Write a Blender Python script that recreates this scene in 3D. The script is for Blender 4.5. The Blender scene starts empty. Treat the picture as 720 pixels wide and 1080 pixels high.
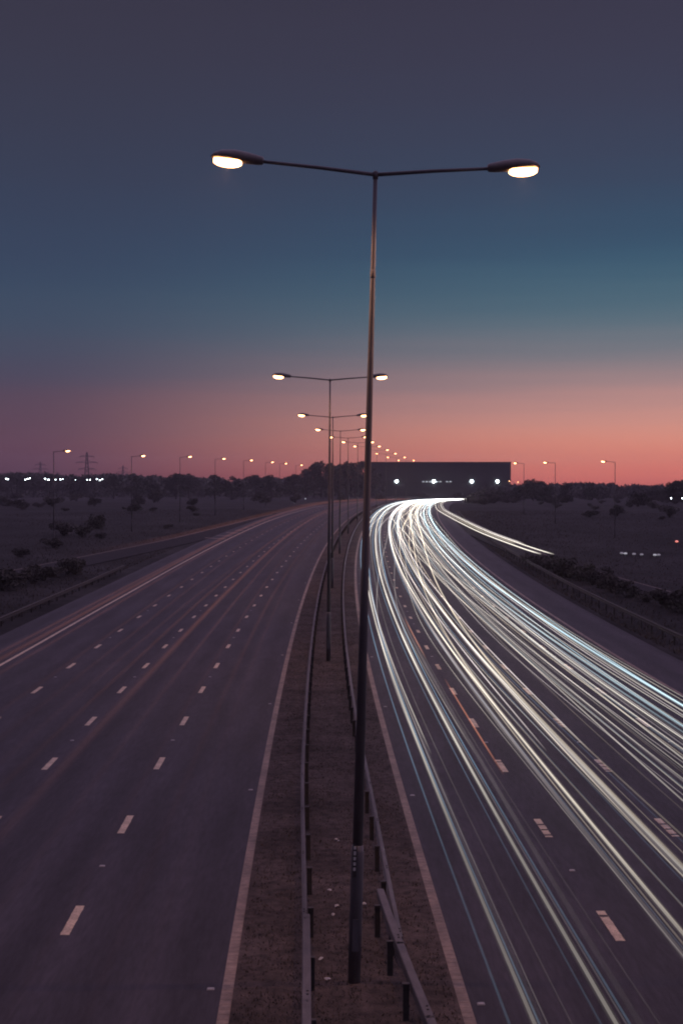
import bpy, math, random
import numpy as np
from mathutils import Vector, Matrix, noise
random.seed(7); rng = np.random.default_rng(7)
scene = bpy.context.scene
col = scene.collection
R = math.radians
CAM_H = 9.35
F = 1552.0            # focal length in pixels of a 720x1080 frame

# ------------------------------------------------------------------ camera
cam_d = bpy.data.cameras.new('camera'); cam = bpy.data.objects.new('camera', cam_d); col.objects.link(cam)
cam_d.sensor_fit = 'VERTICAL'; cam_d.sensor_height = 36.0; cam_d.sensor_width = 24.0
cam_d.lens = F / 1080.0 * 36.0
cam_d.clip_start = 0.1; cam_d.clip_end = 20000
cam.location = (0, 0, CAM_H)
cam.rotation_euler = (R(90) - math.atan(26.0 / F), 0, 0)
scene.camera = cam

# ------------------------------------------------------------------ sky after sunset
SUN_AZ = R(30)        # afterglow lies to the right of the road
world = bpy.data.worlds.new('World'); scene.world = world; world.use_nodes = True
nt = world.node_tree; nt.nodes.clear()
def N(t, **kw):
    n = nt.nodes.new(t)
    for k, v in kw.items(): setattr(n, k, v)
    return n
def srgb(r, g, b):
    f = lambda c: (c / 255 / 12.92) if c / 255 <= 0.04045 else ((c / 255 + 0.055) / 1.055) ** 2.4
    return (f(r), f(g), f(b), 1)
tc = N('ShaderNodeTexCoord'); sep = N('ShaderNodeSeparateXYZ'); nt.links.new(tc.outputs['Generated'], sep.inputs[0])
asn = N('ShaderNodeMath', operation='ARCSINE'); nt.links.new(sep.outputs['Z'], asn.inputs[0])
# thin streaky bands low in the sky
mp = N('ShaderNodeMapping'); mp.inputs['Scale'].default_value = (2.2, 2.2, 60)
nt.links.new(tc.outputs['Generated'], mp.inputs[0])
nz = N('ShaderNodeTexNoise'); nz.inputs['Scale'].default_value = 1.3; nz.inputs['Detail'].default_value = 4
nt.links.new(mp.outputs[0], nz.inputs['Vector'])
nm = N('ShaderNodeMath', operation='MULTIPLY_ADD'); nm.inputs[1].default_value = 0.018; nm.inputs[2].default_value = -0.009
nt.links.new(nz.outputs['Fac'], nm.inputs[0])
ele = N('ShaderNodeMath', operation='ADD'); nt.links.new(asn.outputs[0], ele.inputs[0]); nt.links.new(nm.outputs[0], ele.inputs[1])
mr = N('ShaderNodeMapRange'); mr.inputs[1].default_value = 0; mr.inputs[2].default_value = 0.50
nt.links.new(ele.outputs[0], mr.inputs[0])
def ramp(stops):
    r = N('ShaderNodeValToRGB'); r.color_ramp.interpolation = 'B_SPLINE'
    e = r.color_ramp.elements
    while len(e) < len(stops): e.new(0.5)
    for i, (y, c) in enumerate(stops):
        e[i].position = max(0, min(1, ((514 - y) / F) / 0.50)); e[i].color = srgb(*c)
    nt.links.new(mr.outputs[0], r.inputs[0]); return r
warm = ramp([(514, (212, 106, 98)), (497, (242, 130, 110)), (475, (238, 150, 126)), (450, (222, 154, 138)), (420, (188, 143, 139)), (392, (146, 131, 135)), (360, (108, 119, 129)),
             (322, (76, 108, 123)), (270, (50, 84, 110)), (190, (58, 69, 92)), (100, (60, 61, 81)), (0, (59, 56, 74)), (-260, (50, 48, 66))])
cool = ramp([(514, (70, 45, 60)), (497, (86, 54, 69)), (475, (98, 65, 80)), (450, (95, 69, 84)), (420, (84, 71, 89)), (392, (73, 72, 92)), (360, (66, 77, 97)),
             (322, (58, 76, 98)), (270, (53, 68, 93)), (190, (55, 62, 83)), (100, (57, 58, 76)), (0, (57, 54, 70)), (-260, (46, 45, 62))])
dotn = N('ShaderNodeVectorMath', operation='DOT_PRODUCT'); dotn.inputs[1].default_value = (math.sin(SUN_AZ), math.cos(SUN_AZ), 0)
nt.links.new(tc.outputs['Generated'], dotn.inputs[0])
az = N('ShaderNodeMapRange'); az.interpolation_type = 'SMOOTHSTEP'
az.inputs[1].default_value = math.cos(R(43)); az.inputs[2].default_value = math.cos(R(11))
nt.links.new(dotn.outputs['Value'], az.inputs[0])
mix = N('ShaderNodeMix', data_type='RGBA'); nt.links.new(az.outputs[0], mix.inputs['Factor'])
nt.links.new(cool.outputs[0], mix.inputs['A']); nt.links.new(warm.outputs[0], mix.inputs['B'])
sky = N('ShaderNodeTexSky', sky_type='NISHITA', sun_disc=False)
sky.sun_elevation = R(-4); sky.sun_rotation = SUN_AZ
bg1 = N('ShaderNodeBackground'); bg1.inputs['Strength'].default_value = 1.0; nt.links.new(mix.outputs['Result'], bg1.inputs['Color'])
bg2 = N('ShaderNodeBackground'); bg2.inputs['Strength'].default_value = 0.012; nt.links.new(sky.outputs[0], bg2.inputs['Color'])
addw = N('ShaderNodeAddShader'); nt.links.new(bg1.outputs[0], addw.inputs[0]); nt.links.new(bg2.outputs[0], addw.inputs[1])
wo = N('ShaderNodeOutputWorld'); nt.links.new(addw.outputs[0], wo.inputs['Surface'])

# ------------------------------------------------------------------ dim twilight (very wide, soft source)
sd = bpy.data.lights.new('sun', 'SUN'); sd.energy = 1.12; sd.angle = R(150); sd.color = (0.84, 0.60, 1.0)
sun = bpy.data.objects.new('sun', sd); col.objects.link(sun)
sun.rotation_euler = Vector((-math.sin(SUN_AZ) * 0.55, -math.cos(SUN_AZ) * 0.55, -0.8)).to_track_quat('-Z', 'Y').to_euler()
sun.location = (0, 0, 60)

scene.render.engine = 'CYCLES'
scene.view_settings.view_transform = 'Standard'; scene.view_settings.look = 'None'
scene.view_settings.exposure = 0.0; scene.view_settings.gamma = 1.0; scene.view_settings.use_curve_mapping = False
cy = scene.cycles
cy.use_denoising = True; cy.transparent_max_bounces = 96; cy.max_bounces = 4; cy.diffuse_bounces = 2
cy.glossy_bounces = 2; cy.filter_width = 2.0; cy.sample_clamp_indirect = 3.0
cy.use_light_tree = True; cy.volume_bounces = 0

# ================================================================== helpers
def tag(o, label=None, cat=None, group=None, kind=None):
    if label: o['label'] = label
    if cat: o['category'] = cat
    if group: o['group'] = group
    if kind: o['kind'] = kind
    return o
def link(name, mesh, parent=None):
    o = bpy.data.objects.new(name, mesh); col.objects.link(o)
    if parent: o.parent = parent
    return o
def empty(name, loc=(0, 0, 0), rz=0):
    o = bpy.data.objects.new(name, None); col.objects.link(o); o.location = loc; o.rotation_euler = (0, 0, rz)
    o.empty_display_size = 0.3
    return o
class MB:
    def __init__(s): s.v = []; s.f = []; s.a = []
    def add(s, vs, fs):
        n = len(s.v); s.v.extend([tuple(p) for p in vs]); s.f.extend([tuple(i + n for i in f) for f in fs])
    def box(s, c, d, rot=None):
        M = rot or Matrix.Identity(3)
        vs = [Vector(c) + M @ Vector((x * d[0] / 2, y * d[1] / 2, z * d[2] / 2)) for z in (-1, 1) for y in (-1, 1) for x in (-1, 1)]
        s.add(vs, [(0, 2, 3, 1), (4, 5, 7, 6), (0, 1, 5, 4), (2, 6, 7, 3), (0, 4, 6, 2), (1, 3, 7, 5)])
    def loft(s, rings, cap=True):
        n = len(rings[0]); vs = [p for r in rings for p in r]; fs = []
        for i in range(len(rings) - 1):
            for j in range(n):
                k = (j + 1) % n
                fs.append((i * n + j, i * n + k, (i + 1) * n + k, (i + 1) * n + j))
        if cap: fs.append(tuple(range(n))[::-1]); fs.append(tuple((len(rings) - 1) * n + j for j in range(n)))
        s.add(vs, fs)
    def tube(s, pts, rad, n=8, cap=True):
        pts = [Vector(p) for p in pts]; rings = []
        for i, p in enumerate(pts):
            t = (pts[min(i + 1, len(pts) - 1)] - pts[max(i - 1, 0)]).normalized()
            a = Vector((0, 0, 1)) if abs(t.z) < 0.9 else Vector((1, 0, 0))
            u = t.cross(a).normalized(); w = u.cross(t)
            r = rad[i] if isinstance(rad, (list, tuple)) else rad
            rings.append([p + u * (r * math.cos(2 * math.pi * j / n)) + w * (r * math.sin(2 * math.pi * j / n)) for j in range(n)])
        s.loft(rings, cap)
    def mesh(s, name, mat, smooth=False):
        m = bpy.data.meshes.new(name); m.from_pydata(s.v, [], s.f); m.update()
        m.materials.append(mat)
        if smooth: m.polygons.foreach_set('use_smooth', [True] * len(m.polygons))
        return m
    def build(s, name, mat, parent=None, smooth=False): return link(name, s.mesh(name, mat, smooth), parent)

def material(name, base, rough=0.8, var=0.25, scale=6.0, bump=0.0, bscale=40.0, metal=0.0, spec=0.5, second=None, stain=0.0, stretch=(1, 1, 1), objrand=False):
    m = bpy.data.materials.new(name); m.use_nodes = True; t = m.node_tree; b = t.nodes['Principled BSDF']
    b.inputs['Roughness'].default_value = rough; b.inputs['Metallic'].default_value = metal
    b.inputs['Specular IOR Level'].default_value = spec
    co = t.nodes.new('ShaderNodeTexCoord'); mp = t.nodes.new('ShaderNodeMapping'); mp.inputs['Scale'].default_value = stretch
    t.links.new(co.outputs['Object'], mp.inputs[0])
    n1 = t.nodes.new('ShaderNodeTexNoise'); n1.inputs['Scale'].default_value = scale; n1.inputs['Detail'].default_value = 6; n1.inputs['Roughness'].default_value = 0.65
    t.links.new(mp.outputs[0], n1.inputs['Vector'])
    rp = t.nodes.new('ShaderNodeValToRGB'); e = rp.color_ramp.elements
    e[0].position = 0.3; e[1].position = 0.7
    s2 = second or tuple(min(1, c * (1 + var)) for c in base)
    e[0].color = (*[c * (1 - var) for c in base], 1); e[1].color = (*s2, 1)
    t.links.new(n1.outputs['Fac'], rp.inputs[0]); out = rp.outputs[0]
    if stain:
        n2 = t.nodes.new('ShaderNodeTexNoise'); n2.inputs['Scale'].default_value = scale * 0.13; n2.inputs['Detail'].default_value = 5
        t.links.new(mp.outputs[0], n2.inputs['Vector'])
        r2 = t.nodes.new('ShaderNodeMapRange'); r2.inputs[1].default_value = 0.35; r2.inputs[2].default_value = 0.7
        r2.inputs[3].default_value = 1 - stain; r2.inputs[4].default_value = 1 + stain
        t.links.new(n2.outputs['Fac'], r2.inputs[0])
        mm = t.nodes.new('ShaderNodeVectorMath'); mm.operation = 'SCALE'
        t.links.new(out, mm.inputs[0]); t.links.new(r2.outputs[0], mm.inputs['Scale']); out = mm.outputs[0]
    if objrand:
        oi = t.nodes.new('ShaderNodeObjectInfo'); r3 = t.nodes.new('ShaderNodeMapRange'); r3.inputs[3].default_value = 0.65; r3.inputs[4].default_value = 1.35
        t.links.new(oi.outputs['Random'], r3.inputs[0]); m2 = t.nodes.new('ShaderNodeVectorMath'); m2.operation = 'SCALE'
        t.links.new(out, m2.inputs[0]); t.links.new(r3.outputs[0], m2.inputs['Scale']); out = m2.outputs[0]
    t.links.new(out, b.inputs['Base Color'])
    if bump:
        n3 = t.nodes.new('ShaderNodeTexNoise'); n3.inputs['Scale'].default_value = bscale; n3.inputs['Detail'].default_value = 4
        t.links.new(co.outputs['Object'], n3.inputs['Vector'])
        bp = t.nodes.new('ShaderNodeBump'); bp.inputs['Strength'].default_value = bump; bp.inputs['Distance'].default_value = 0.03
        t.links.new(n3.outputs['Fac'], bp.inputs['Height']); t.links.new(bp.outputs[0], b.inputs['Normal'])
    return m
def emitter(name, color, strength):
    m = bpy.data.materials.new(name); m.use_nodes = True; b = m.node_tree.nodes['Principled BSDF']
    b.inputs['Base Color'].default_value = (0.8, 0.8, 0.8, 1)
    b.inputs['Emission Color'].default_value = (*color, 1); b.inputs['Emission Strength'].default_value = strength
    return m
def trail_material(name, color):
    m = bpy.data.materials.new(name); m.use_nodes = True; t = m.node_tree; t.nodes.clear()
    at = t.nodes.new('ShaderNodeAttribute'); at.attribute_name = 'glow'; at.attribute_type = 'GEOMETRY'
    em = t.nodes.new('ShaderNodeEmission'); em.inputs['Color'].default_value = (*color, 1)
    t.links.new(at.outputs['Fac'], em.inputs['Strength'])
    tr = t.nodes.new('ShaderNodeBsdfTransparent'); ad = t.nodes.new('ShaderNodeAddShader'); o = t.nodes.new('ShaderNodeOutputMaterial')
    t.links.new(em.outputs[0], ad.inputs[0]); t.links.new(tr.outputs[0], ad.inputs[1]); t.links.new(ad.outputs[0], o.inputs['Surface'])
    return m

ASPHALT = material('asphalt', (0.041, 0.037, 0.0465), 0.75, 0.26, 9.0, 0.5, 60.0, stain=0.22, stretch=(1, 0.12, 1), spec=0.2)
def wheel_tracks(m, period, phase):
    t = m.node_tree; b = t.nodes['Principled BSDF']; src = b.inputs['Base Color'].links[0].from_socket
    at = t.nodes.new('ShaderNodeAttribute'); at.attribute_name = 'across'; at.attribute_type = 'GEOMETRY'
    ma = t.nodes.new('ShaderNodeMath'); ma.operation = 'MULTIPLY_ADD'; ma.inputs[1].default_value = 2 * math.pi / period; ma.inputs[2].default_value = phase
    t.links.new(at.outputs['Fac'], ma.inputs[0]); co = t.nodes.new('ShaderNodeMath'); co.operation = 'COSINE'; t.links.new(ma.outputs[0], co.inputs[0])
    sc_ = t.nodes.new('ShaderNodeMath'); sc_.operation = 'MULTIPLY_ADD'; sc_.inputs[1].default_value = 0.14; sc_.inputs[2].default_value = 1.0; t.links.new(co.outputs[0], sc_.inputs[0])
    mm = t.nodes.new('ShaderNodeVectorMath'); mm.operation = 'SCALE'; t.links.new(src, mm.inputs[0]); t.links.new(sc_.outputs[0], mm.inputs['Scale']); t.links.new(mm.outputs[0], b.inputs['Base Color'])
wheel_tracks(ASPHALT, 1.83, 0.6)
SLIP = material('slip_asphalt', (0.026, 0.024, 0.028), 0.9, 0.22, 9.0, 0.35, 60.0, stain=0.2, spec=0.1)
PAINT = material('road_paint', (0.50, 0.39, 0.26), 0.6, 0.35, 14.0, 0.4, 70.0, second=(0.74, 0.58, 0.39), stain=0.25)
EDGE = material('edge_paint', (0.22, 0.16, 0.12), 0.65, 0.4, 5.0, 0.5, 60.0, second=(0.31, 0.23, 0.175), stain=0.3)
SOIL = material('median_soil', (0.066, 0.055, 0.053), 0.95, 0.45, 3.5, 1.0, 22.0, second=(0.115, 0.091, 0.083), stain=0.3, spec=0.1)
GROUND = material('verge_grass', (0.026, 0.0255, 0.028), 0.95, 0.5, 0.5, 1.0, 3.0, second=(0.042, 0.040, 0.041), stain=0.45, spec=0.1)
GRASS = material('dry_grass', (0.09, 0.076, 0.063), 0.9, 0.4, 2.0, spec=0.1)
STEEL = material('galvanised_steel', (0.085, 0.077, 0.078), 0.7, 0.25, 7.0, metal=0.2, stain=0.3, stretch=(1, 0.3, 1))
WORN_DIM_STEEL = material('weathered_dim_steel', (0.052, 0.046, 0.044), 0.8, 0.3, 12.0, metal=0.2)
POLE = material('column_paint', (0.115, 0.105, 0.115), 0.6, 0.2, 8.0, metal=0.0, stain=0.2, stretch=(1, 1, 0.25))
HOUSING = material('lantern_housing', (0.15, 0.13, 0.13), 0.45, 0.15, 10.0)
PLATE = material('plate_white', (0.6, 0.58, 0.55), 0.5, 0.2, 30.0)
CLAD = material('metal_cladding', (0.07, 0.066, 0.07), 0.6, 0.12, 0.05, metal=0.1)
CLAD2 = material('metal_cladding_lower', (0.058, 0.055, 0.058), 0.6, 0.12, 0.05, metal=0.1)
PYLON = material('pylon_steel', (0.10, 0.09, 0.10), 0.7, 0.2, 1.0)
BARK = material('bark', (0.06, 0.05, 0.045), 0.9, 0.3, 8.0, 0.6, 20.0)
LEAF = material('foliage', (0.075, 0.08, 0.068), 0.8, 0.4, 1.2, spec=0.2, second=(0.11, 0.11, 0.09), objrand=True)
LEAF2 = material('scrub_foliage', (0.11, 0.10, 0.095), 0.85, 0.4, 2.0, spec=0.2, second=(0.12, 0.115, 0.105), objrand=True)
LITTER = material('paper_litter', (0.6, 0.58, 0.56), 0.7, 0.15, 20)
STUD = material('stud_body', (0.28, 0.26, 0.25), 0.4, 0.2, 30)
BOWL = emitter('sodium_bowl', (1.0, 0.46, 0.18), 14.0)
BOWL_FAR = emitter('sodium_bowl_far', (1.0, 0.60, 0.30), 9.0)
WHITE_L = emitter('white_floodlight', (0.80, 0.95, 1.0), 22.0)
WINDOW_L = emitter('lit_window', (0.85, 0.93, 1.0), 0.5)
RED_L = emitter('red_light', (1.0, 0.25, 0.18), 1.2)

# ================================================================== road geometry
ZY = [-100, 0, 80, 129, 180, 231, 282, 333, 384, 435, 537, 700, 1000, 2500, 9000]
ZZ = [0, 0, 0.02, .45, 1.2, 2.05, 2.85, 3.45, 3.95, 4.15, 4.0, 3.1, 2.5, 2.5, 2.5]
_yy = np.arange(-100, 9000, 2.0); _zz = np.interp(_yy, ZY, ZZ)
_k = np.exp(-np.linspace(-2, 2, 31) ** 2); _k /= _k.sum(); _zp = np.pad(_zz, 15, mode='edge'); _zz = np.convolve(_zp, _k, 'valid')
def zr(y): return float(np.interp(y, _yy, _zz))
def xc(y):
    yy = min(y, 1000)
    x = -0.85 + 1.35e-4 * (yy - 112) ** 2 + (4e-4 * (yy - 620) ** 2 if yy > 620 else 0)
    if y > 1000: x += (y - 1000) * 0.5
    return x
def slope(y): return (xc(y + 0.5) - xc(y - 0.5))
def P(y, off, dz=0.0):
    m = slope(y); k = 1 / math.sqrt(1 + m * m)
    return Vector((xc(y) + off * k, y - off * m * k, zr(y) + dz))
def steps(y0, y1, lo=1.5, k=0.035):
    ys = [y0]
    while ys[-1] < y1: ys.append(ys[-1] + max(lo, k * max(0, ys[-1])))
    ys[-1] = y1
    return ys
def sheet(name, mat, y0, y1, o0, o1, dz, parent=None, skirt=0.0, n=1, lo=1.5, k=0.03, jitter=0.0):
    """strip between two offsets (numbers or functions of y), laid dz above the road line"""
    f0 = o0 if callable(o0) else (lambda y: o0); f1 = o1 if callable(o1) else (lambda y: o1)
    fz = dz if callable(dz) else (lambda y, o: dz)
    ys = steps(y0, y1, lo, k); b = MB(); vs = []; fs = []; cols = n + 1 + (2 if skirt else 0)
    for y in ys:
        a, c = f0(y), f1(y); row = []
        for i in range(n + 1):
            o = a + (c - a) * i / n; row.append(P(y, o, fz(y, o) + (random.uniform(-jitter, jitter) if jitter and 0 < i < n else 0)))
        if skirt: row = [row[0] - Vector((0, 0, skirt))] + row + [row[-1] - Vector((0, 0, skirt))]
        vs += row
    for r in range(len(ys) - 1):
        for i in range(cols - 1): fs.append((r * cols + i, r * cols + i + 1, (r + 1) * cols + i + 1, (r + 1) * cols + i))
    b.add(vs, fs)
    o = b.build(name, mat, parent)
    at = o.data.attributes.new('across', 'FLOAT', 'POINT'); wv = []
    for y in ys:
        a, c = f0(y), f1(y); w_ = [a + (c - a) * i / n for i in range(n + 1)]
        wv += ([a] if skirt else []) + w_ + ([c] if skirt else [])
    at.data.foreach_set('value', np.array(wv, np.float32))
    return o

def terr(y, off):
    """height of the verge above the road line"""
    if off < -20: d = -20 - off; return 0.25 * min(1, d / 12) - 0.06
    if off > 18.5: d = off - 18.5; return -0.06 - 1.5 * min(1, d / 22) * max(0, min(1, (300 - y) / 120 + 0.2))
    return -0.4
# ground
offs_l = [-2000, -1200, -600, -350, -220, -150, -110, -85, -68, -56, -47, -40, -35, -31, -28, -25.5, -23.5, -22, -21, -20.45, -20.4]
offs_r = [18.9, 18.95, 19.6, 20.5, 22, 24, 26.5, 29, 32, 36, 40.5, 47, 56, 68, 85, 110, 150, 220, 350, 600, 1200, 2000]
gy = [-60 + 8 * i for i in range(62)] + [440 + 14 * i for i in range(41)] + [1020, 1080, 1160, 1300, 1500, 1800, 2150, 2500]
b = MB(); vs = []; fs = []; offs = offs_l + offs_r
for y in gy:
    for o in offs:
        dz = terr(y, o)
        if o in (-20.4, 18.9): dz = -0.5
        amp = 0 if abs(o) < 44 else min(1.0, (abs(o) - 44) / 40)
        dz += amp * 0.9 * noise.noise(Vector((o * 0.03, y * 0.03, 3)))
        vs.append(Vector((xc(y) + o, y, zr(y) + dz)))
n = len(offs)
for r in range(len(gy) - 1):
    for i in range(n - 1): fs.append((r * n + i, r * n + i + 1, (r + 1) * n + i + 1, (r + 1) * n + i))
b.add(vs, fs)
ground = tag(b.build('ground', GROUND, smooth=True), kind='structure')

# carriageways
YEND = 995
road_l = tag(sheet('carriageway_left', ASPHALT, -40, YEND, -20.4, -2.10, 0.0, skirt=0.5, n=4), kind='structure')
road_r = tag(sheet('carriageway_right', ASPHALT, -40, YEND, 1.94, 18.9, 0.0, skirt=0.5, n=4), kind='structure')
def med_z(y, o): return 0.04 + 0.05 * noise.noise(Vector((o * 1.5, y * 0.9, 0))) * (1 if abs(o) < 1.6 else 0)
median = tag(sheet('central_reservation', SOIL, -40, YEND, -2.12, 1.97, med_z, skirt=0.3, n=10, lo=0.5, k=0.03), kind='structure')

# ---------------- markings
def ribbed_line(off, w, road, y1=YEND):
    return sheet('edge_line', EDGE, -40, y1, off - w / 2, off + w / 2, 0.005, road, lo=1.0)
ribbed_line(-2.23, 0.22, road_l); ribbed_line(2.08, 0.22, road_r)
el = sheet('edge_line', PAINT, -40, YEND, -17.25, -17.05, 0.005, road_l)
er = sheet('edge_line', EDGE, -40, YEND, 15.75, 15.95, 0.005, road_r)
# raised ribs across the two median edge lines where the photograph shows them
for off, road in ((-2.23, road_l), (2.08, road_r)):
    rb = MB()
    y = 22.0
    while y < 110:
        p = P(y, off, 0.006); rb.box(p, (0.19, 0.06, 0.003)); y += 0.25
    r_ = rb.build('edge_line_ribs', EDGE, road); r_['kind'] = 'stuff'
def dash_mesh(L, W, worn):
    b = MB(); k = 14; vs = []; r = random.Random(worn)
    for i in range(k + 1):
        y = -L / 2 + L * i / k; j = 0.012
        vs += [(-W / 2 + r.uniform(-j, j), y, 0), (W / 2 + r.uniform(-j, j), y, 0), (-W / 2, y, -0.004), (W / 2, y, -0.004)]
    fs = [(4 * i, 4 * i + 1, 4 * i + 5, 4 * i + 4) for i in range(k)] + [(4 * i + 2, 4 * i, 4 * i + 4, 4 * i + 6) for i in range(k)] + [(4 * i + 1, 4 * i + 3, 4 * i + 7, 4 * i + 5) for i in range(k)]
    if worn % 2: fs = [f for q, f in enumerate(fs) if not (q < k and q % 4 == worn % 4 and r.random() < 0.4)]
    b.add(vs, fs); return b.mesh('lane_marking', PAINT)
DM = [dash_mesh(2.15, 0.19, w) for w in range(6)]
stud_b = MB(); stud_b.loft([[(x * s, y * s, z) for x, y in ((-.07, -.06), (.07, -.06), (.07, .06), (-.07, .06))] for s, z in ((1, 0), (0.75, 0.02))])
STUDM = stud_b.mesh('road_stud', STUD)
def on_road(mesh, name, y, off, dz, road):
    o = link(name, mesh, road); o.location = P(y, off, dz); o.rotation_euler = (0, 0, -math.atan(slope(y))); return o
for road, lines, ph in ((road_l, (-5.82, -9.52, -13.40), 31.75), (road_r, (5.68, 9.08, 12.42), 31.1)):
    for li, off in enumerate(lines):
        y = ph - 9
        far = MB()
        while y < 760:
            if y < 330: on_road(random.choice(DM if off > 0 else DM[::2]), 'lane_marking', y, off + random.uniform(-.015, .015), 0.006, road)
            else:
                a = P(y - 1.07, off - .095, .006); c = P(y - 1.07, off + .095, .006); d = P(y + 1.07, off + .095, .006); e = P(y + 1.07, off - .095, .006)
                far.add([a, c, d, e], [(0, 1, 2, 3)])
            if y < 120 and int((y - ph) / 9) % 2 == 0: on_road(STUDM, 'road_stud', y + 4.5, off, 0.002, road)
            y += 9
        fo = far.build('far_lane_markings', PAINT, road); fo['kind'] = 'stuff'
for k in range(8):
    on_road(STUDM, 'road_stud', 27.3 + 18 * k, -2.55, 0.002, road_l); on_road(STUDM, 'road_stud', 26.4 + 18 * k, 2.38, 0.002, road_r)

# ---------------- slip roads
LS = [(60, -42), (110, -34.5), (163, -28.3), (209, -23.2), (260, -20.2), (315, -18.6), (400, -18.2)]     # centre of the joining lane
RS = [(40, 48), (90, 36), (130, 29.5), (170, 24.6), (220, 21.8), (274, 19.9), (340, 17.6), (430, 16.5)]
def curve(pts):
    ys = np.array([p[0] for p in pts], float); xs = np.array([p[1] for p in pts], float)
    g = np.arange(ys[0], ys[-1] + 1, 2.0); v = np.interp(g, ys, xs); k = np.exp(-np.linspace(-2, 2, 21) ** 2); k /= k.sum()
    v = np.convolve(np.pad(v, 10, mode='edge'), k, 'valid')
    return lambda y: float(np.interp(y, g, v))
lsl, rsl = curve(LS), curve(RS)
slip_l = tag(sheet('slip_road_left', SLIP, 60, 330, lambda y: lsl(y) - 2.6, lambda y: min(lsl(y) + 2.6, -20.2), lambda y, o: max(terr(y, o) + 0.10, 0.02), skirt=0.5), kind='structure')
slip_r = tag(sheet('slip_road_right', SLIP, 40, 345, lambda y: max(rsl(y) - 2.6, 18.8), lambda y: max(rsl(y) + 2.6, 19.0), lambda y, o: terr(y, o) + 0.10 if o > 19.5 else 0.012, skirt=0.5), kind='structure')
sheet('edge_line', EDGE, 62, 325, lambda y: lsl(y) - 2.2, lambda y: lsl(y) - 2.02, lambda y, o: max(terr(y, o) + 0.115, 0.03), slip_l)
sheet('edge_line', EDGE, 42, 335, lambda y: rsl(y) + 2.02, lambda y: rsl(y) + 2.2, lambda y, o: terr(y, o) + 0.115 if o > 19.5 else 0.02, slip_r)
# painted nose between slip road and motorway
for k in range(9):
    y = 214 + 9 * k
    a, c = -17.4, min(-17.6, lsl(y) + 2.2)
    if a - c < 0.3: c = a - 0.3
    b = MB(); b.add([P(y, a, .012), P(y + 1.2, a, .012), P(y + 3.2, c, .10 if c < -20.2 else .012), P(y + 2.0, c, .10 if c < -20.2 else .012)], [(0, 1, 2, 3)])
    b.build('chevron_marking', EDGE, road_l)

# ================================================================== guard rails
def beam_section(y0, y1, off, side, top, parent, kindwide, n=6, face=None, mat=None):
    """one length of corrugated (or box) beam; side = direction of the traffic face"""
    if kindwide: prof = [(0.07, 0.0), (0.085, -0.015), (0.085, -0.19), (0.07, -0.20), (-0.055, -0.20), (-0.07, -0.19), (-0.07, -0.015), (-0.055, 0.0)]
    else: prof = [(0.0, 0.0), (0.035, -0.01), (0.085, -0.05), (0.085, -0.10), (0.02, -0.145), (0.02, -0.165), (0.085, -0.21), (0.085, -0.26), (0.035, -0.30), (0.0, -0.31),
                  (-0.012, -0.31), (0.02, -0.29), (0.07, -0.255), (0.07, -0.215), (0.0, -0.165), (0.0, -0.145), (0.07, -0.095), (0.07, -0.055), (0.02, -0.02), (-0.012, 0.0)]
    f = off if callable(off) else (lambda y: off)
    rings = []
    for i in range(n + 1):
        y = y0 + (y1 - y0) * i / n
        r = [P(y, f(y) + side * a, top + c) for a, c in prof]
        rings.append(r if side > 0 else r[::-1])
    b = MB(); b.loft(rings); o = b.build('beam', mat or STEEL, parent)
    return o
pb = MB(); pb.box((0, 0, 0.22), (0.11, 0.07, 0.80)); pb.box((0.0, 0, 0.63), (0.12, 0.10, 0.06)); POSTM = pb.mesh('post', WORN_DIM_STEEL)
bb = MB(); bb.loft([[(0.022 * math.cos(a), 0.022 * math.sin(a), z) for a in [i * math.pi / 3 for i in range(6)]] for z in (0, 0.012)]); BOLTM = bb.mesh('bolt', WORN_DIM_STEEL)
def rail(name, label, off, side, y0, y1, pitch, seclen, group=None, top=0.66, base=0.0, wide_until=None, postshift=-0.09):
    t = empty(name, P(y0, off if not callable(off) else off(y0), 0)); tag(t, label, 'guard rail', group)
    inv = Matrix.Translation(-t.location)
    f = off if callable(off) else (lambda y: off)
    y = y0; L = seclen
    while y < y1:
        w = wide_until and y < wide_until
        e = min(y1, y + L)
        if w: e = min(e, wide_until)
        o = beam_section(y - (0.12 if y > y0 else 0), e, f, side, top + (0.012 if w else 0), t, w, n=3 if y < 200 else 4, mat=WORN_DIM_STEEL if abs(f(y)) > 10 else STEEL); o.data.transform(inv)  # outer beams take darker steel: their dimness is put into the colour
        if y < 45:
            for dy in (0.25, 0.42):
                bo = link('bolt', BOLTM, o); bo.location = P(y + dy, f(y) + (0.01 if w else side * .045), top + (0.014 if w else -0.012)) - t.location
        y = e
        if y > 150: L = 24
        elif y > 320: L = 60
    y = y0 + 0.7
    while y < min(y1, 330):
        o = link('post', POSTM, t); o.location = P(y, f(y) + side * postshift, base) - t.location; o.rotation_euler = (0, 0, -math.atan(slope(y)))
        o.location.z += top - 0.66
        y += pitch
    return t
def sm0(a, b, y): t = max(0, min(1, (a - y) / (a - b))); return t * t * (3 - 2 * t)
rail('guard_rail', 'steel guard rail in the median beside the left carriageway', lambda y: -0.92 + 0.16 * sm0(48, 26, y), -1, 20, 930, 3.2, 4.8, 'median guard rails', wide_until=29.8)
rail('guard_rail', 'steel guard rail in the median bowing out beside the headlight streaks', lambda y: 0.95 + 0.06 * sm0(60, 38, y), 1, 28.4, 930, 3.2, 4.8, 'median guard rails')
rail('guard_rail', 'short wide box-section rail overlapping the median rail beside first lamp column', lambda y: 0.80 + 0.45 * max(0, (31.5 - y) / 8) ** 1.15, 1, 20, 31.5, 2.4, 3.9, 'median guard rails', top=0.70, wide_until=40, postshift=-0.16)
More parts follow.
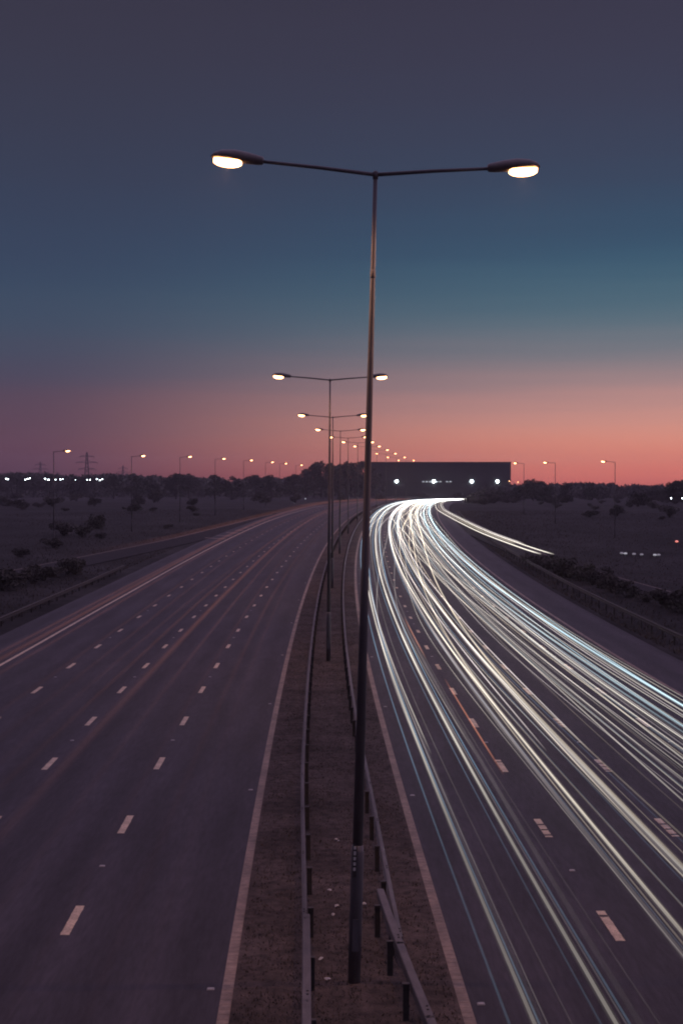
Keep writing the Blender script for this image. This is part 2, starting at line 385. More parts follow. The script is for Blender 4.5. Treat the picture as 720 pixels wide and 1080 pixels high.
rail('guard_rail', 'dim steel guard rail along the outer right verge above the scrub', 20.6, -1, 52, 330, 3.2, 9.6, 'outer verge guard rails', base=-0.25)
rail('guard_rail', 'dim steel guard rail along the outer left verge of the carriageway', -21.6, 1, 52, 150, 3.2, 9.6, 'outer verge guard rails', base=0.0)

# ================================================================== street lamps
def lantern_mesh():
    b = MB(); rings = []
    for x, w, h0, h1 in ((0.0, .055, -.05, .055), (0.02, .075, -.075, .075), (0.10, .085, -.085, .09), (0.30, .13, -.085, .125), (0.55, .17, -.075, .15), (0.78, .155, -.06, .125), (0.92, .10, -.045, .07), (0.975, .04, -.035, .0)):
        rings.append([(x, w * math.cos(a), (h1 if math.sin(a) > 0 else -h0) * math.sin(a) + 0.0) for a in [2 * math.pi * j / 14 for j in range(14)]])
    b.loft(rings); return b.mesh('lantern', HOUSING, True)
def bowl_mesh(mat):
    b = MB(); rings = []
    for i in range(1, 8):
        t = math.pi * i / 8; x = 0.66 - 0.28 * math.cos(t); w = 0.145 * math.sin(t) ** 0.6; d = 0.135 * math.sin(t) ** 0.7
        rings.append([(x, w * math.cos(a), -0.055 + (d * math.sin(a) if math.sin(a) < 0 else 0.01 * math.sin(a))) for a in [2 * math.pi * j / 14 for j in range(14)]])
    b.loft(rings); return b.mesh('bowl', mat, True)
LANT = lantern_mesh(); BOWLM = bowl_mesh(BOWL)
LAMP_W = 215.0
ld = bpy.data.lights.new('lamp_light', 'SPOT'); ld.energy = LAMP_W * 4; ld.color = (1.0, 0.50, 0.28); ld.spot_size = R(165); ld.spot_blend = 0.6; ld.shadow_soft_size = 0.0
ld2 = ld.copy(); ld2.energy = LAMP_W * 0.5
def lamp_post(name, label, group, loc, rz, H, arms, arm_len, rise, lean=0.0, detail=True, steps_=(2.6, 8.4, 13.3), rads=(.120, .098, .070, .045)):
    t = empty(name, loc); t.rotation_euler = (0, lean, rz); tag(t, label, 'street lamp', group)
    zs = [0] + [s for s in steps_ if s < H - 1] + [H]; r = list(rads)
    seg = 12
    c = MB(); ring = lambda z, q: [(q * math.cos(2 * math.pi * j / seg), q * math.sin(2 * math.pi * j / seg), z) for j in range(seg)]
    rr = []
    for i in range(1, len(zs) - 1):
        rr += [ring(zs[i], r[i]), ring(zs[i + 1] - 0.06, (r[i + 1] * 1.04 if i + 1 < len(r) else r[i] * 0.85))]
    c.loft(rr); c.build('column', POLE, t, True)
    bs = MB(); bs.loft([ring(-0.25, r[0]), ring(zs[1] - 0.12, r[0]), ring(zs[1] + 0.02, r[1] * 1.01)]); bs.build('base_sleeve', POLE, t, True)
    if detail:
        for z, q in ((zs[3] if len(zs) > 4 else zs[2], r[2]),):
            k = MB(); k.loft([ring(z - 0.09, .047), ring(z - 0.05, .052), ring(z + 0.02, .052), ring(z + 0.07, .044)]); k.build('collar', POLE, t, True)
        d = MB(); d.box((0, -r[0] - 0.004, 0.95), (0.12, 0.018, 0.6)); d.build('access_door', POLE, t)
    hz = H - 0.05
    cap = MB(); cap.loft([ring(hz - 0.10, 0.05), ring(hz + 0.02, 0.055), ring(hz + 0.05, 0.03)]); cap.build('arm_bracket', POLE, t, True)
    for s in arms:
        a = MB(); a.tube([(0, 0, hz - 0.02), (s * arm_len * 0.5, 0, hz + rise * 0.5), (s * arm_len, 0, hz + rise)], [.038, .035, .031], 8); a.build('arm', POLE, t, True)
        L = link('lantern', LANT, t); L.location = (s * (arm_len - 0.04), 0, hz + rise + 0.01)
        L.rotation_euler = (0, -math.atan2(rise, arm_len), 0) if s > 0 else (0, -math.atan2(rise, arm_len), math.pi)
        if s < 0: L.rotation_euler = (0, -math.atan2(rise, arm_len), math.pi)
        bw = link('bowl', BOWLM, L)
        lo = bpy.data.objects.new('lamp_light', ld if len(arms) == 2 else ld2); col.objects.link(lo); lo.parent = L; lo.location = (0.66, 0, -0.22)
    return t
ORD = ['first', 'second', 'third', 'fourth', 'fifth', 'sixth', 'seventh', 'eighth', 'ninth', 'tenth', 'eleventh', 'twelfth', 'thirteenth']
for k in range(11):
    y = 27.65 + 50.8 * k - (0.2 if k == 0 else 0)
    lean = R(1.5) if k == 0 else R(random.choice((0.35, 0.2, -0.1)))
    lab = ('tall twin-arm street lamp with number plate on its column, first in the median row' if k == 0 else
           f'twin-arm street lamp with two lit lanterns, {ORD[k]} along the median row')
    p = P(y, 0.12 if k == 0 else 0, 0.03)
    t = lamp_post('street_lamp', lab, 'twin-arm lamps along the median', p, -math.atan(slope(y)), 15.2 if k == 0 else 15.05, (-1, 1), 2.12, 0.16, lean, detail=k < 4)
    if k == 0:
        pl = MB(); pl.box((-0.055, -0.114, 2.35), (0.075, 0.012, 0.62)); plate = pl.build('number_plate', WORN_DIM_STEEL, t)
        for q, (dx, dz) in enumerate(((0, .24), (0, .14), (0.0, .04), (0, -.06), (0, -.16))):
            g = MB(); g.box((-0.055 + dx, -0.123, 2.35 + dz), (0.045, 0.006, 0.06 if q != 1 else 0.075)); g.build('plate_mark', PLATE, plate)
# single-arm lamps of the left slip road
for k, (D, px, g) in enumerate(((195, 57, 2.1), (235, 139, 2.3), (275, 190, 3.0), (315, 227, 3.4), (355, 257, 3.8), (400, 280, 4.1), (445, 295, 4.5), (490, 312, 4.7))):
    X = (px - 360) * D / F
    lamp_post('street_lamp', f'single-arm street lamp on the left verge, {ORD[k]} of its row beyond the slip road', 'single-arm lamps on the left verge', (X, D, zr(D) + 0.1), 0, 12.0 + g - zr(D) - 0.1, (1,), 1.25, 0.12, 0, False, (2.0, 7.0), (.10, .085, .06))
for k, (D, px, zt) in enumerate(((240, 648, 13.5), (285, 585, 14.1), (330, 552, 14.7))):
    X = (px - 360) * D / F; g = zr(D) + terr(D, X - xc(D))
    lamp_post('street_lamp', f'single-arm street lamp among scrub on the right, {ORD[k]} of its row towards the warehouse', 'single-arm lamps on the right verge', (X, D, g), 0, zt - g, (-1,), 1.35, 0.12, 0, False, (2.0, 7.0), (.10, .085, .06))
# two more far lamps that show beside the warehouse
for k, (D, px, zt) in enumerate(((640, 541, 15.0), (690, 550, 14.8))):
    X = (px - 360) * D / F; g = 2.8
    lamp_post('street_lamp', ['small distant street lamp in front of the warehouse corner', 'small distant street lamp standing clear of the warehouse corner'][k], 'distant lamps by the warehouse', (X, D, g), 0, zt - g - 3.0, (-1,), 1.2, 0.12, 0, False, (2.0,), (.10, .085, .06))

# ================================================================== headlight and tail-light streaks
TM = {'white': trail_material('streak_white', (1.0, 0.93, 0.80)), 'warm': trail_material('streak_warm', (1.0, 0.86, 0.66)),
      'blue': trail_material('streak_blue', (0.42, 0.72, 1.0)), 'cyan': trail_material('streak_cyan', (0.66, 0.90, 1.0)),
      'red': trail_material('streak_red', (1.0, 0.20, 0.13)), 'amber': trail_material('streak_amber', (1.0, 0.36, 0.20)), 'grey': trail_material('streak_grey', (1.0, 0.90, 0.86)), 'dusky': trail_material('streak_dusky_red', (1.0, 0.33, 0.21))}
def streak(label, group, mat, off, y0, y1, h, rad, glow, halo=0.12):
    ys = steps(y0, y1, 1.2, 0.028); V = []; Fc = []; G = []; n = 6
    for rm, gm in ((1.0, 1.0), (2.2, halo)) if halo else ((1.0, 1.0),):
        base = len(V)
        for y in ys:
            o = off(y); p = P(y, o, h(y) if callable(h) else h); m = slope(y); nx = Vector((1, -m, 0)).normalized()
            fade = min(1, (y - y0 + .5) / 6) * min(1, (y1 - y + .5) / 6)
            for j in range(n):
                a = 2 * math.pi * j / n + 0.3
                V.append(p + nx * (rad * rm * math.cos(a)) + Vector((0, 0, rad * rm * math.sin(a)))); G.append(glow(y) * gm * fade)
        for i in range(len(ys) - 1):
            for j in range(n):
                k = (j + 1) % n; Fc.append((base + i * n + j, base + i * n + k, base + (i + 1) * n + k, base + (i + 1) * n + j))
    me = bpy.data.meshes.new('light_streak'); me.from_pydata([tuple(v) for v in V], [], Fc); me.update()
    at = me.attributes.new('glow', 'FLOAT', 'POINT'); at.data.foreach_set('value', np.array(G, np.float32))
    me.materials.append(TM[mat]); o = link('light_streak', me); tag(o, label, 'light streak', group); return o
def sm(a, b, x): t = max(0, min(1, (x - a) / (b - a))); return t * t * (3 - 2 * t)
LANES = [3.85, 7.25, 10.75, 13.6]
LNAME = ['lane beside the median', 'second lane from median', 'third lane from median', 'outer lane by the verge']
rt = random.Random(21)
# (lane, delta, colour, near brightness, radius, lane change or None (y_centre, to_lane), y0, y1)
CARS = [(0, -.20, 'white', .85, .030, None, 14, 735), (0, .12, 'blue', .40, .018, None, 14, 720), (1, -.12, 'white', .75, .032, None, 14, 735), (1, -.02, 'warm', .55, .034, (150, 2), 14, 735),
        (1, -.20, 'grey', .30, .05, None, 14, 735), (3, -.28, 'cyan', .40, .036, None, 14, 735), (3, -.45, 'cyan', .40, .028, None, 14, 735), (0, -.02, 'grey', .08, .05, (300, 1), 14, 730)]
for ln_, cnt in ((0, 5), (1, 8), (2, 11), (3, 7)):
    for q in range(cnt):
        d_ = -.62 + 1.24 * (q + .5) / cnt + rt.uniform(-.1, .1) - (.35 if ln_ == 3 else 0)
        thin = rt.choice((.011, .013, .016, .02, .026)); ch = rt.random() < .34
        CARS.append((ln_, d_, rt.choice(('white', 'white', 'warm', 'grey', 'grey', 'white', 'warm', 'blue' if ln_ < 2 else 'cyan')), rt.choice((.16, .25, .36, .55, .75)), thin,
                     (rt.uniform(150, 330), ln_ + (1 if ln_ == 0 else -1 if ln_ == 3 else rt.choice((-1, 1)))) if ch else None, rt.choice((14, 14, 14, 14, 48)), 735))
CNAME = {'cyan': 'pale blue', 'warm': 'warm white', 'grey': 'faint grey', 'blue': 'blue', 'white': 'white'}
THICK = lambda r: 'hair-thin' if r < .021 else 'thin' if r < .03 else 'narrow' if r < .042 else 'broad' if r < .07 else 'wide blurred'
for (ln, dl, cn, br, rd, lc, y0, y1) in CARS:
    width = rt.uniform(1.2, 1.6); ph = rt.uniform(0, 6); wl = rt.uniform(130, 320); am = rt.uniform(.05, .28); hh = rt.uniform(.60, .74)
    y1 += rt.uniform(-60, 0); full = rt.uniform(1.6, 3.4)
    for s in (-1, 1):
        def off(y, s=s):
            o = LANES[ln] + dl + am * math.sin(y / wl * 6.28 + ph)
            if lc: o += (LANES[lc[1]] - LANES[ln]) * sm(lc[0] - 95, lc[0] + 95, y)
            return o + s * width / 2
        b_ = br * rt.uniform(.6, 1.2); rd_ = rd * rt.uniform(.8, 1.15)
        glow = lambda y, b_=b_: (b_ * 0.62) * (0.14 + 0.86 * sm(20, 85, y)) * (1 + .18 * math.sin(y * .21 + ph)) + full * 0.33 * (.034 / max(rd, .022)) * sm(60, 360, y) * (0.45 + .8 * br)
        streak(f'{THICK(rd)} {CNAME[cn]} headlight streak over the {LNAME[ln]}' + (', changing lanes' if lc else '') + (', inner line' if s < 0 else ', outer line'),
               'headlight streaks along the right carriageway', cn, off, y0, y1, hh, rd_, glow, halo=.14 if rd > .027 else 0)
# high marker lamps of one lorry and a short amber flash
streak('short orange indicator streak over the first lane line', 'indicator streak', 'amber', lambda y: 5.12 + 0.1 * (y - 50) / 20, 44, 66, .72, .022, lambda y: .17)
streak('thin orange indicator streak beyond the short orange one', 'indicator streak', 'amber', lambda y: 4.9, 74, 96, .72, .03, lambda y: .14)
# leaving by the right slip road
for q, (d, cn, b_) in enumerate(((-.95, 'white', 1.1), (.45, 'white', 1.0), (-.2, 'warm', .4), (.9, 'grey', .5))):
    streak(['bright left-hand', 'bright right-hand', 'faint warm', 'faint outermost'][q] + ' headlight streak curving off along the right slip road', 'headlight streaks on the right slip road', cn,
           lambda y, d=d: rsl(y) + d - 0.8, 168 if q < 2 else 190, 600 - 40 * q, .7, .04, lambda y, b_=b_: b_ * .8)
# tail lights going away on the left
REDS = [(-16.4, .16, .07, 0, 'broad red tail-light streak just inside the solid verge edge line'), (-15.2, .09, .05, 0, 'thin red tail-light streak in the middle of the verge-side lane'),
        (-12.6, .05, .05, 0, 'very faint red streak beside the third lane line'), (-11.2, .045, .05, -1, 'very faint red streak drifting towards the third lane line'),
        (-9.4, .08, .05, 0, 'red tail-light streak running over the second lane line'), (-8.2, .16, .08, 0, 'brightest broad red streak between first and second lane lines'),
        (-7.0, .07, .05, 0, 'thin red streak between first and second lane lines beside the broad one'), (-5.7, .05, .05, 0, 'faint red streak running beside the first lane line'),
        (-4.4, .06, .06, 0.6, 'faint red streak drifting within the median-side lane'), (-3.6, .035, .05, 0, 'very faint red streak close to the median edge line'),
        (-10.2, .04, .05, 1.2, 'very faint red streak drifting onto the second lane line'), (-16.9, .12, .05, 0, 'thin pinkish streak along the solid verge edge line')]
for q, (o0, b_, rd, lc, lab) in enumerate(REDS):
    streak(lab, 'tail-light streaks along the left carriageway', 'dusky', lambda y, o0=o0, lc=lc, q=q: o0 + lc * sm(80, 260, y) + .12 * math.sin(y / 60 + q), 20, 700 - 10 * q, .8, rd,
           lambda y, b_=b_: (.105 * b_) * (.10 + .9 * sm(25, 110, y)) * (1 + .5 * sm(150, 420, y)), halo=.6)
for q, (d, b_, lab) in enumerate(((-.7, .20, 'outermost faint red streak curving in along the left slip road'), (.6, .2, 'inner faint red streak curving in along the left slip road'),
                                  (0.1, .1, 'dim red streak down the middle of the left slip road'), (1.2, .14, 'innermost faint red streak of the left slip road'))):
    streak(lab, 'tail-light streaks on the left slip road', 'dusky', lambda y, d=d: lsl(y) + d, 140, 560, .95, .06, lambda y, b_=b_: b_ * sm(150, 250, y) * .07, halo=.5)

# ================================================================== warehouse
WB = empty('warehouse', (20.0, 1000, 2.2)); tag(WB, 'long dark windowless warehouse with four white wall lights', 'warehouse')
W, HT, DP = 94.5, 24.6, 60
w = MB(); w.box((W / 2, DP / 2, 5.6), (W, DP, 11.2)); w.build('lower_wall', CLAD2, WB)
w = MB(); w.box((W / 2, DP / 2 - 0.25, 17.6), (W + 0.6, DP + 0.6, 12.8)); w.build('upper_wall', CLAD, WB)
w = MB(); w.box((W / 2, DP / 2 - 0.25, 24.2), (W + 1.2, DP + 1.2, 0.5)); w.build('roof_edge', CLAD2, WB)
for i in range(1, 16):
    w = MB(); w.box((W * i / 16, -0.62, 17.6), (0.18, 0.14, 12.7)); w.build('cladding_seam', CLAD2, WB)
for i in range(7):
    w = MB(); w.box((8 + i * 13, -0.1, 2.6), (4.2, 0.3, 4.6)); d = w.build('loading_door', CLAD, WB)
for px in (418, 457, 497, 524):
    w = MB(); x = (px - 360) / F * 1000 - 20.0; z = CAM_H + 6.3 / F * 1000 - 2.2
    w.box((x, -0.75, z + 0.55), (0.5, 0.9, 0.2)); a = w.build('wall_light', HOUSING, WB)
    g = MB(); g.loft([[(x + r * math.cos(q * math.pi / 5), -0.95 + yy, z + r * math.sin(q * math.pi / 5)) for q in range(10)] for yy, r in ((0.2, .5), (-.1, 1.0), (-.35, .8), (-.5, .3))]); g.build('lamp_glass', WHITE_L, a)
for i in range(9):
    if i in (3, 6): continue
    w = MB(); w.box(((446 - 360) / F * 1000 - 20 + i * 2.3, -0.62, 11.0), (1.5, 0.15, 0.7)); w.build('window', WINDOW_L, WB)

# ================================================================== pylons
def pylon(label, D, px, ytop, base_z=2.5):
    X = (px - 360) * D / F; H = CAM_H + (514 - ytop) * D / F - base_z
    t = empty('electricity_pylon', (X, D, base_z), R(15)); tag(t, label, 'pylon', 'electricity pylons beyond the wood')
    b = MB(); wd = lambda z: (0.085 * (1 - z / H) ** 1.3 + 0.014) * H
    lv = [H * q for q in (0, .14, .27, .39, .50, .60, .69, .78, .87, .94, 1.0)]; th = max(.16, H * .006)
    cs = ((-1, -1), (1, -1), (1, 1), (-1, 1))
    for i in range(len(lv) - 1):
        a, c = wd(lv[i]), wd(lv[i + 1])
        for q in range(4):
            s, s2 = cs[q], cs[(q + 1) % 4]
            b.tube([(s[0] * a, s[1] * a, lv[i]), (s[0] * c, s[1] * c, lv[i + 1])], th, 4)
            b.tube([(s[0] * a, s[1] * a, lv[i]), (s2[0] * c, s2[1] * c, lv[i + 1])], th * .6, 4)
            b.tube([(s2[0] * a, s2[1] * a, lv[i]), (s[0] * c, s[1] * c, lv[i + 1])], th * .6, 4)
    b.build('lattice_tower', PYLON, t)
    for z, L in ((.60, .20), (.76, .25), (.90, .17)):
        for s in (-1, 1):
            m = MB(); m.tube([(0, 0, H * (z + .035)), (s * H * L, 0, H * z)], th * .8, 4); m.tube([(0, 0, H * (z - .01)), (s * H * L, 0, H * z)], th * .8, 4)
            m.tube([(s * H * L, 0, H * z), (s * H * L, 0, H * (z - .05))], th * .7, 4); m.build('cross_arm', PYLON, t)
pylon('tall lattice electricity pylon with three pairs of cross arms', 1500, 92, 477)
pylon('lower electricity pylon showing its top above the trees beside the tall one', 1900, 130, 491)
pylon('faint electricity pylon on the far side of the verge lamp', 2100, 43, 487)

# ================================================================== vegetation
def leaf_cloud(blobs, n, size, seed, dropz=None):
    r = np.random.default_rng(seed); vol = np.array([b[3] * b[4] for b in blobs]); vol /= vol.sum()
    idx = r.choice(len(blobs), n, p=vol); V = np.zeros((n * 4, 3)); B = np.array([(b[0], b[1], b[2]) for b in blobs])[idx]
    S = np.array([(b[3], b[3], b[4]) for b in blobs])[idx]
    d = r.normal(size=(n, 3)); d /= np.linalg.norm(d, axis=1)[:, None]; rad = r.uniform(.35, 1.08, n)[:, None] ** .6
    c = B + d * S * rad
    a = r.normal(size=(n, 3)); a /= np.linalg.norm(a, axis=1)[:, None]; e = np.cross(a, r.normal(size=(n, 3))); e /= np.linalg.norm(e, axis=1)[:, None]
    sz = size * r.uniform(.5, 1.3, n)[:, None]
    V[0::4] = c - a * sz; V[1::4] = c + e * sz * .45; V[2::4] = c + a * sz; V[3::4] = c - e * sz * .45
    if dropz is not None: V[:, 2] = np.maximum(V[:, 2], dropz)
    return V
def quads_mesh(name, V, mat):
    n = len(V) // 4; me = bpy.data.meshes.new(name); me.vertices.add(n * 4); me.vertices.foreach_set('co', V.astype(np.float32).ravel())
    me.loops.add(n * 4); me.loops.foreach_set('vertex_index', np.arange(n * 4, dtype=np.int32))
    me.polygons.add(n); me.polygons.foreach_set('loop_start', np.arange(0, n * 4, 4, dtype=np.int32)); me.update(); me.validate()
    me.materials.append(mat); return me
def tree_variant(seed, H, spread, nleaf, leaf):
    r = random.Random(seed); tb = MB()
    tb.tube([(0, 0, -.3), (r.uniform(-.2, .2), .1, H * .3), (r.uniform(-.4, .4), r.uniform(-.4, .4), H * .75)], [H * .022, H * .016, H * .005], 7)
    blobs = []
    for i in range(13):
        a = r.uniform(0, 6.28); z = r.uniform(.28, .9) * H; q = spread * (1 - abs(z / H - .5) * 1.1) * r.uniform(.4, 1.0)
        p = (q * math.cos(a), q * math.sin(a), z); tb.tube([(0, 0, z * .7), (p[0] * .6, p[1] * .6, z * .9), p], [H * .009, H * .005, H * .002], 5)
        blobs.append((*p, spread * r.uniform(.28, .46), H * r.uniform(.08, .14)))
    blobs.append((0, 0, H * .9, spread * .28, H * .10))
    return tb.mesh('trunk', BARK), quads_mesh('crown', leaf_cloud(blobs, nleaf, leaf, seed), LEAF)
TV = [tree_variant(s, 16, 5.2, 2600, .55) for s in (1, 2, 3, 4)]
def tree(label, group, X, Y, z, H, var, wide=1.0):
    t = empty('tree', (X, Y, z), random.uniform(0, 6.28)); tag(t, label, 'tree', group); s = H / 16
    for nm, m in zip(('trunk', 'crown'), TV[var % 4]):
        o = link(nm, m, t); o.scale = (s * wide, s * wide, s)
    return t
def PX(px, D): return (px - 360) * D / F
for k, (px, top, D) in enumerate(((323, 494, 890), (331, 489, 900), (339, 486, 905), (349, 488, 880), (357, 491, 910), (365, 487, 895), (374, 488, 905), (383, 486, 900), (392, 492, 930))):
    tree('dark broadleaf tree in the clump to the left of the warehouse', 'trees in the clump beside the warehouse', PX(px, D), D, 2.4, CAM_H + (514 - top) * D / F - 2.4, k, .95)
for k, (px, top, D) in enumerate(((712, 507, 560), (719, 506, 575), (726, 505, 560), (706, 511, 590))):
    tree('rounded dark tree above two small white lights', 'trees above the two small white lights', PX(px, D), D, 1.2, CAM_H + (514 - top) * D / F - 1.2, k + 1, 1.25)
for k, (px, top, D) in enumerate(((562, 505, 620), (567, 507, 640), (624, 509, 700), (548, 512, 600), (575, 512, 590), (597, 510, 650), (690, 511, 700))):
    tree('low dark tree rising out of the scrub beyond the right-hand lamps', 'trees beyond the right-hand lamps', PX(px, D), D, 1.0, CAM_H + (514 - top) * D / F - 1.0, k + 2, 1.2)
for k in range(16):
    px = -8 + k * 21 + random.uniform(-6, 6); D = random.uniform(760, 880); top = 500 + random.uniform(-1.5, 2)
    if 2 < px < 110: D = 960
    tree('dark tree standing out along the left skyline', 'trees along the left skyline', PX(px, D), D, 2.4, CAM_H + (514 - top) * D / F - 2.4, k, random.uniform(1.1, 1.6))
# far woods: one mass on each side
def wood(label, x0, x1, y0, y1, ztop, count, per, seed):
    r = random.Random(seed); bl = []
    for i in range(count):
        Y = r.uniform(y0, y1); X = r.uniform(x0, x1) * Y / 1000; zt = ztop(X * 1000 / Y) * Y / 1000 + CAM_H + r.uniform(-2.0, .4); h = zt - 1.5
        q = r.uniform(3.5, 7)
        bl.append((X, Y, 1.5 + h * .78, q, h * .24)); bl.append((X + r.uniform(-3, 3), Y, 1.5 + h * .42, q * 1.15, h * .42))
    o = link('woodland', quads_mesh('woodland', leaf_cloud(bl, count * per, 1.5, seed), LEAF)); tag(o, label, 'woodland', kind='stuff')
wood('dark far woodland along the skyline left of the road', -330, 25, 980, 1350, lambda x: 8.6 + (1.0 if x < -190 else 0) - (2.2 if x > -120 else 0) + .6 * math.sin(x * .11), 620, 110, 5)
wood('low dark far woodland along the skyline right of the warehouse', 96, 330, 900, 1300, lambda x: 2.2 + 0.8 * math.sin(x * .05), 300, 90, 6)
# scrub bushes
def bush_variant(seed):
    r = random.Random(seed); bl = []; sb = MB()
    for i in range(8):
        a = r.uniform(0, 6.28); q = r.uniform(.2, .75); p = (q * math.cos(a), q * math.sin(a), r.uniform(.35, .95))
        bl.append((*p, r.uniform(.3, .5), r.uniform(.25, .4))); sb.tube([(0, 0, -.1), (p[0] * .5, p[1] * .5, p[2] * .6), p], [.03, .02, .01], 4)
    return sb.mesh('stem', BARK), quads_mesh('foliage', leaf_cloud(bl, 1100, .10, seed, 0.0), LEAF2)
BV = [bush_variant(s) for s in (11, 12, 13, 14)]
def bush(label, group, y, off, s):
    p = P(y, off, terr(y, off) - 0.05); t = empty('bush', p, random.uniform(0, 6.28)); tag(t, label, 'bush', group)
    for nm, m in zip(('stem', 'foliage'), random.choice(BV)):
        o = link(nm, m, t); o.scale = (s * random.uniform(.9, 1.3), s, s * random.uniform(.7, 1.0))
rb = random.Random(4); nb = 0
while nb < 50:
    y = rb.uniform(75, 420); o = -rb.uniform(23.5, 100)
    if abs(o - lsl(y)) < 5.0 or o > lsl(y) + 1 and y > 120: continue
    bush('dark scrub bush on the rough ground left of the road', 'scrub bushes left of the road', y, o, rb.uniform(.7, 2.2)); nb += 1
nb = 0
while nb < 55:
    y = rb.uniform(75, 560); o = rb.uniform(24, 95)
    if abs(o - rsl(y)) < 5.5: continue
    bush('dark scrub bush on the low ground right of the road', 'scrub bushes right of the road', y, o, rb.uniform(.8, 2.4)); nb += 1
for k in range(24):
    y = 62 + k * 4.3; bush('low dark bush between the outer right rail and the slip road', 'bushes screening the right slip road', y, rsl(y) - 4.0 + rb.uniform(-.8, .4), rb.uniform(1.2, 1.9))
for k in range(20):
    y = 78 + k * 3.7; bush('low dark bush between the carriageway edge and the left slip road', 'bushes screening the left slip road', y, lsl(y) + 3.9 + rb.uniform(-.4, .6), rb.uniform(1.0, 1.7))
for k in range(60):
    y = rb.uniform(380, 900)
    if k % 2: bush('large dark bush on the far plain before the left skyline', 'large bushes on the far left plain', y, -rb.uniform(28, 260), rb.uniform(2.4, 4.2))
    else: bush('large dark bush on the far plain before the right skyline', 'large bushes on the far right plain', y, rb.uniform(30, 230), rb.uniform(2.4, 4.2))
for k in range(34):     # hedge on the inside of the bend that closes the view along the road
    y = 470 + k * 9; bush('dark hedge bush on the inside of the far bend', 'hedge bushes on the inside of the bend', y, 27 + rb.uniform(-1.5, 3) + max(0, (y - 640)) * .02, rb.uniform(2.6, 4.4))
# grass
def grass(name, label, samples, h, seed, mat):
    r = np.random.default_rng(seed); n = len(samples); S = np.array(samples); V = np.zeros((n * 3, 3)); a = r.uniform(0, 6.28, n); w = h * r.uniform(.12, .3, n)
    d = np.stack([np.cos(a), np.sin(a), 0 * a], 1)
    V[0::3] = S - d * w[:, None]; V[1::3] = S + d * w[:, None]; hh = h * r.uniform(.4, 1.3, n)
    V[2::3] = S + np.stack([r.normal(0, .45, n) * h, r.normal(0, .45, n) * h, hh], 1)
    me = bpy.data.meshes.new(name); me.vertices.add(n * 3); me.vertices.foreach_set('co', V.astype(np.float32).ravel())
    me.loops.add(n * 3); me.loops.foreach_set('vertex_index', np.arange(n * 3, dtype=np.int32)); me.polygons.add(n); me.polygons.foreach_set('loop_start', np.arange(0, n * 3, 3, dtype=np.int32)); me.update(); me.validate()
    me.materials.append(mat); o = link(name, me); tag(o, label, 'grass', kind='stuff')
sm_ = []
for i in range(42000):
    y = 21 + 110 * rng.random() ** 1.8; o = rng.uniform(-2.05, 1.9)
    if noise.noise(Vector((o * 1.1, y * .7, 9))) < -0.18 and rng.random() < .75: continue
    p = P(y, o, med_z(y, o)); sm_.append((p.x, p.y, p.z - .005))
grass('grass', 'short dry grass growing over the median soil', sm_, .055, 1, GRASS)
sg = []
for i in range(80000):
    y = 60 + 300 * rng.random() ** 1.5; o = -21.9 - 55 * rng.random() ** 1.6 if i % 2 else 19.6 + 50 * rng.random() ** 1.6
    if o < 0 and abs(o - lsl(y)) < 2.9 or o > 0 and abs(o - rsl(y)) < 2.9: continue
    p = P(y, o, terr(y, o)); sg.append((p.x, p.y, p.z - .02))
grass('grass', 'rough dark grass on the verges outside the carriageways', sg, .20, 2, GRASS)

# ================================================================== small things
def lit(label, cat, group, name, X, Y, gz, z, mat, size):
    t = empty(name, (X, Y, gz)); tag(t, label, cat, group)
    m = MB(); m.tube([(0, 0, -.2), (0, 0, z - gz)], [.10, .07], 6); m.build('mast', POLE, t)
    m = MB(); m.box((0, .0, z - gz + size * .6), (size * 1.6, size * .6, size * .3)); m.build('head', HOUSING, t)
    m = MB(); m.loft([[(size * q * math.cos(a * math.pi / 5), yy, z - gz + size * .5 * q * math.sin(a * math.pi / 5)) for a in range(10)] for yy, q in ((0, .5), (-.15, 1), (-.3, .8), (-.4, .3))]); m.build('lamp_glass', mat, t)
for px, y, s in ((7, 505, 1), (9, 505.5, .8), (27, 505.8, .8), (29.5, 505, .9), (32, 504.5, .9), (48, 505, 1), (51.5, 506, 1.2), (59, 506, .7), (64, 505.6, .9), (66.5, 505.2, .7), (80, 506, .4), (92, 506, .7), (95.3, 506, .8),
                 (102.5, 505.6, .8), (105.7, 506.4, .9), (108.3, 505.5, .8), (187, 507, .6)):
    D = 930; lit('bright white yard floodlight on a mast before the left skyline', 'floodlight', 'yard floodlights before the left skyline', 'floodlight', PX(px, D), D, 2.5, CAM_H + (514 - y) * D / F, WHITE_L, .44 * s)
for px, y in ((707, 525.5), (719, 525.5)):
    D = 520; lit('small cool lamp under the rounded trees on the right', 'lamp', 'small lamps under the rounded trees', 'yard_lamp', PX(px, D), D, 1.5, CAM_H + (514 - y) * D / F, WHITE_L, .22)
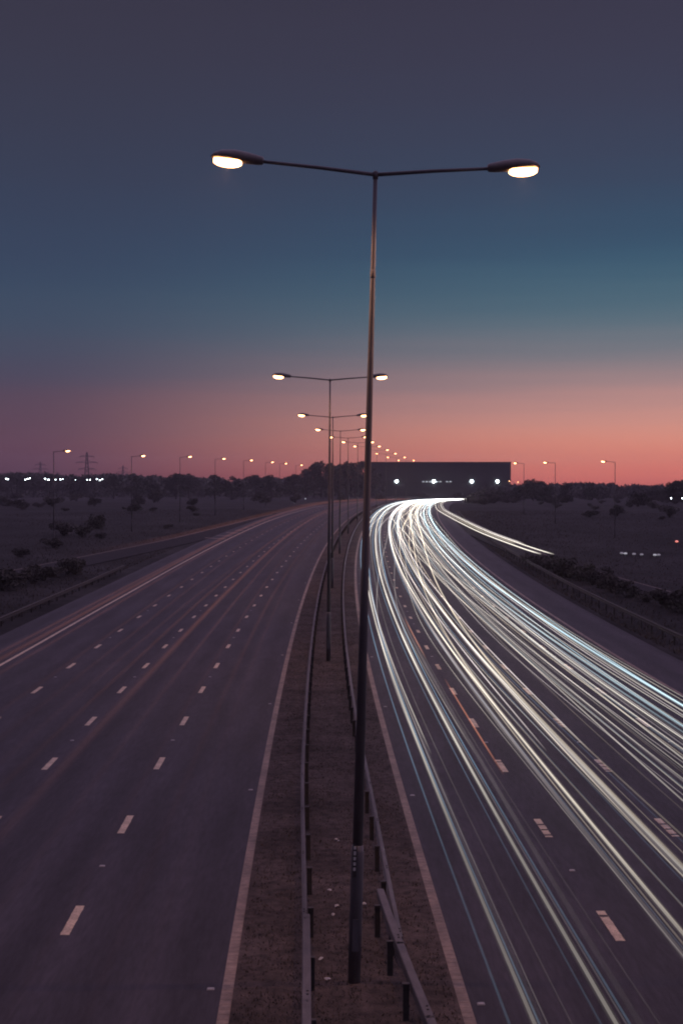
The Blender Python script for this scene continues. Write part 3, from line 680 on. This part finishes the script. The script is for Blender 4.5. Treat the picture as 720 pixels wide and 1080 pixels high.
for q, px in enumerate((655, 659, 668, 676, 690, 694)):  # row of light spots; the bollard bodies are made up to carry them
    D = 196; gz = zr(D) + terr(D, PX(px, D) - xc(D)); m = emitter('low_light_glow', (.9, .93, 1), .30 if q in (1, 4) else .10)
    lit('tiny low light spot in a row on the dark low ground', 'low light', 'row of light spots on the low ground', 'low_light', PX(px, D), D, gz, gz + .45, m, .26)
D = 215; lit('dim red light low among the scrub on the right', 'red light', None, 'red_light', PX(713, D), D, zr(D) - 1.5, CAM_H - 57 * D / F, RED_L, .25)
lit('small white light at the roadside before the left end of the wood', 'lamp', None, 'yard_lamp', PX(322, 560), 560, 4, CAM_H - 12 * 560 / F, WINDOW_L, .3)
# litter in the median
for k, (px, y) in enumerate(((354, 890), (357, 892), (347.5, 945), (356, 961), (384, 957), (351, 970), (338, 1018), (345, 1040))):
    Dd = CAM_H * F / (y - 514); X = PX(px, Dd); b = MB(); s = random.uniform(.04, .075); vs = []
    for i in range(7):
        a = i / 7 * 6.28; vs.append((s * math.cos(a) * random.uniform(.6, 1.2), s * .8 * math.sin(a) * random.uniform(.6, 1.2), random.uniform(.0, .045)))
    vs.append((0, 0, .055)); b.add(vs, [(i, (i + 1) % 7, 7) for i in range(7)]); b.add([(v[0], v[1], v[2] - .008) for v in vs], [((i + 1) % 7, i, 7) for i in range(7)])
    o = b.build('litter', LITTER); o.location = (X, Dd, med_z(Dd, X - xc(Dd)) + zr(Dd) + .015); tag(o, 'crumpled scrap of pale litter on the median soil', 'litter', 'scraps of litter in the median')

# ================================================================== added haze: thin even volume put in to lift the far dark tones
hz_ = MB(); hz_.box((450, 1220, 29.0), (5900, 2700, 64.0))
hm = bpy.data.materials.new('dark_lift_haze'); hm.use_nodes = True; ht = hm.node_tree; ht.nodes.clear()
pv = ht.nodes.new('ShaderNodeVolumePrincipled'); pv.inputs['Density'].default_value = 1.5e-4; pv.inputs['Color'].default_value = (0.92, 0.86, 0.97, 1)
ho = ht.nodes.new('ShaderNodeOutputMaterial'); ht.links.new(pv.outputs[0], ho.inputs['Volume'])
tag(hz_.build('haze', hm), kind='stuff')
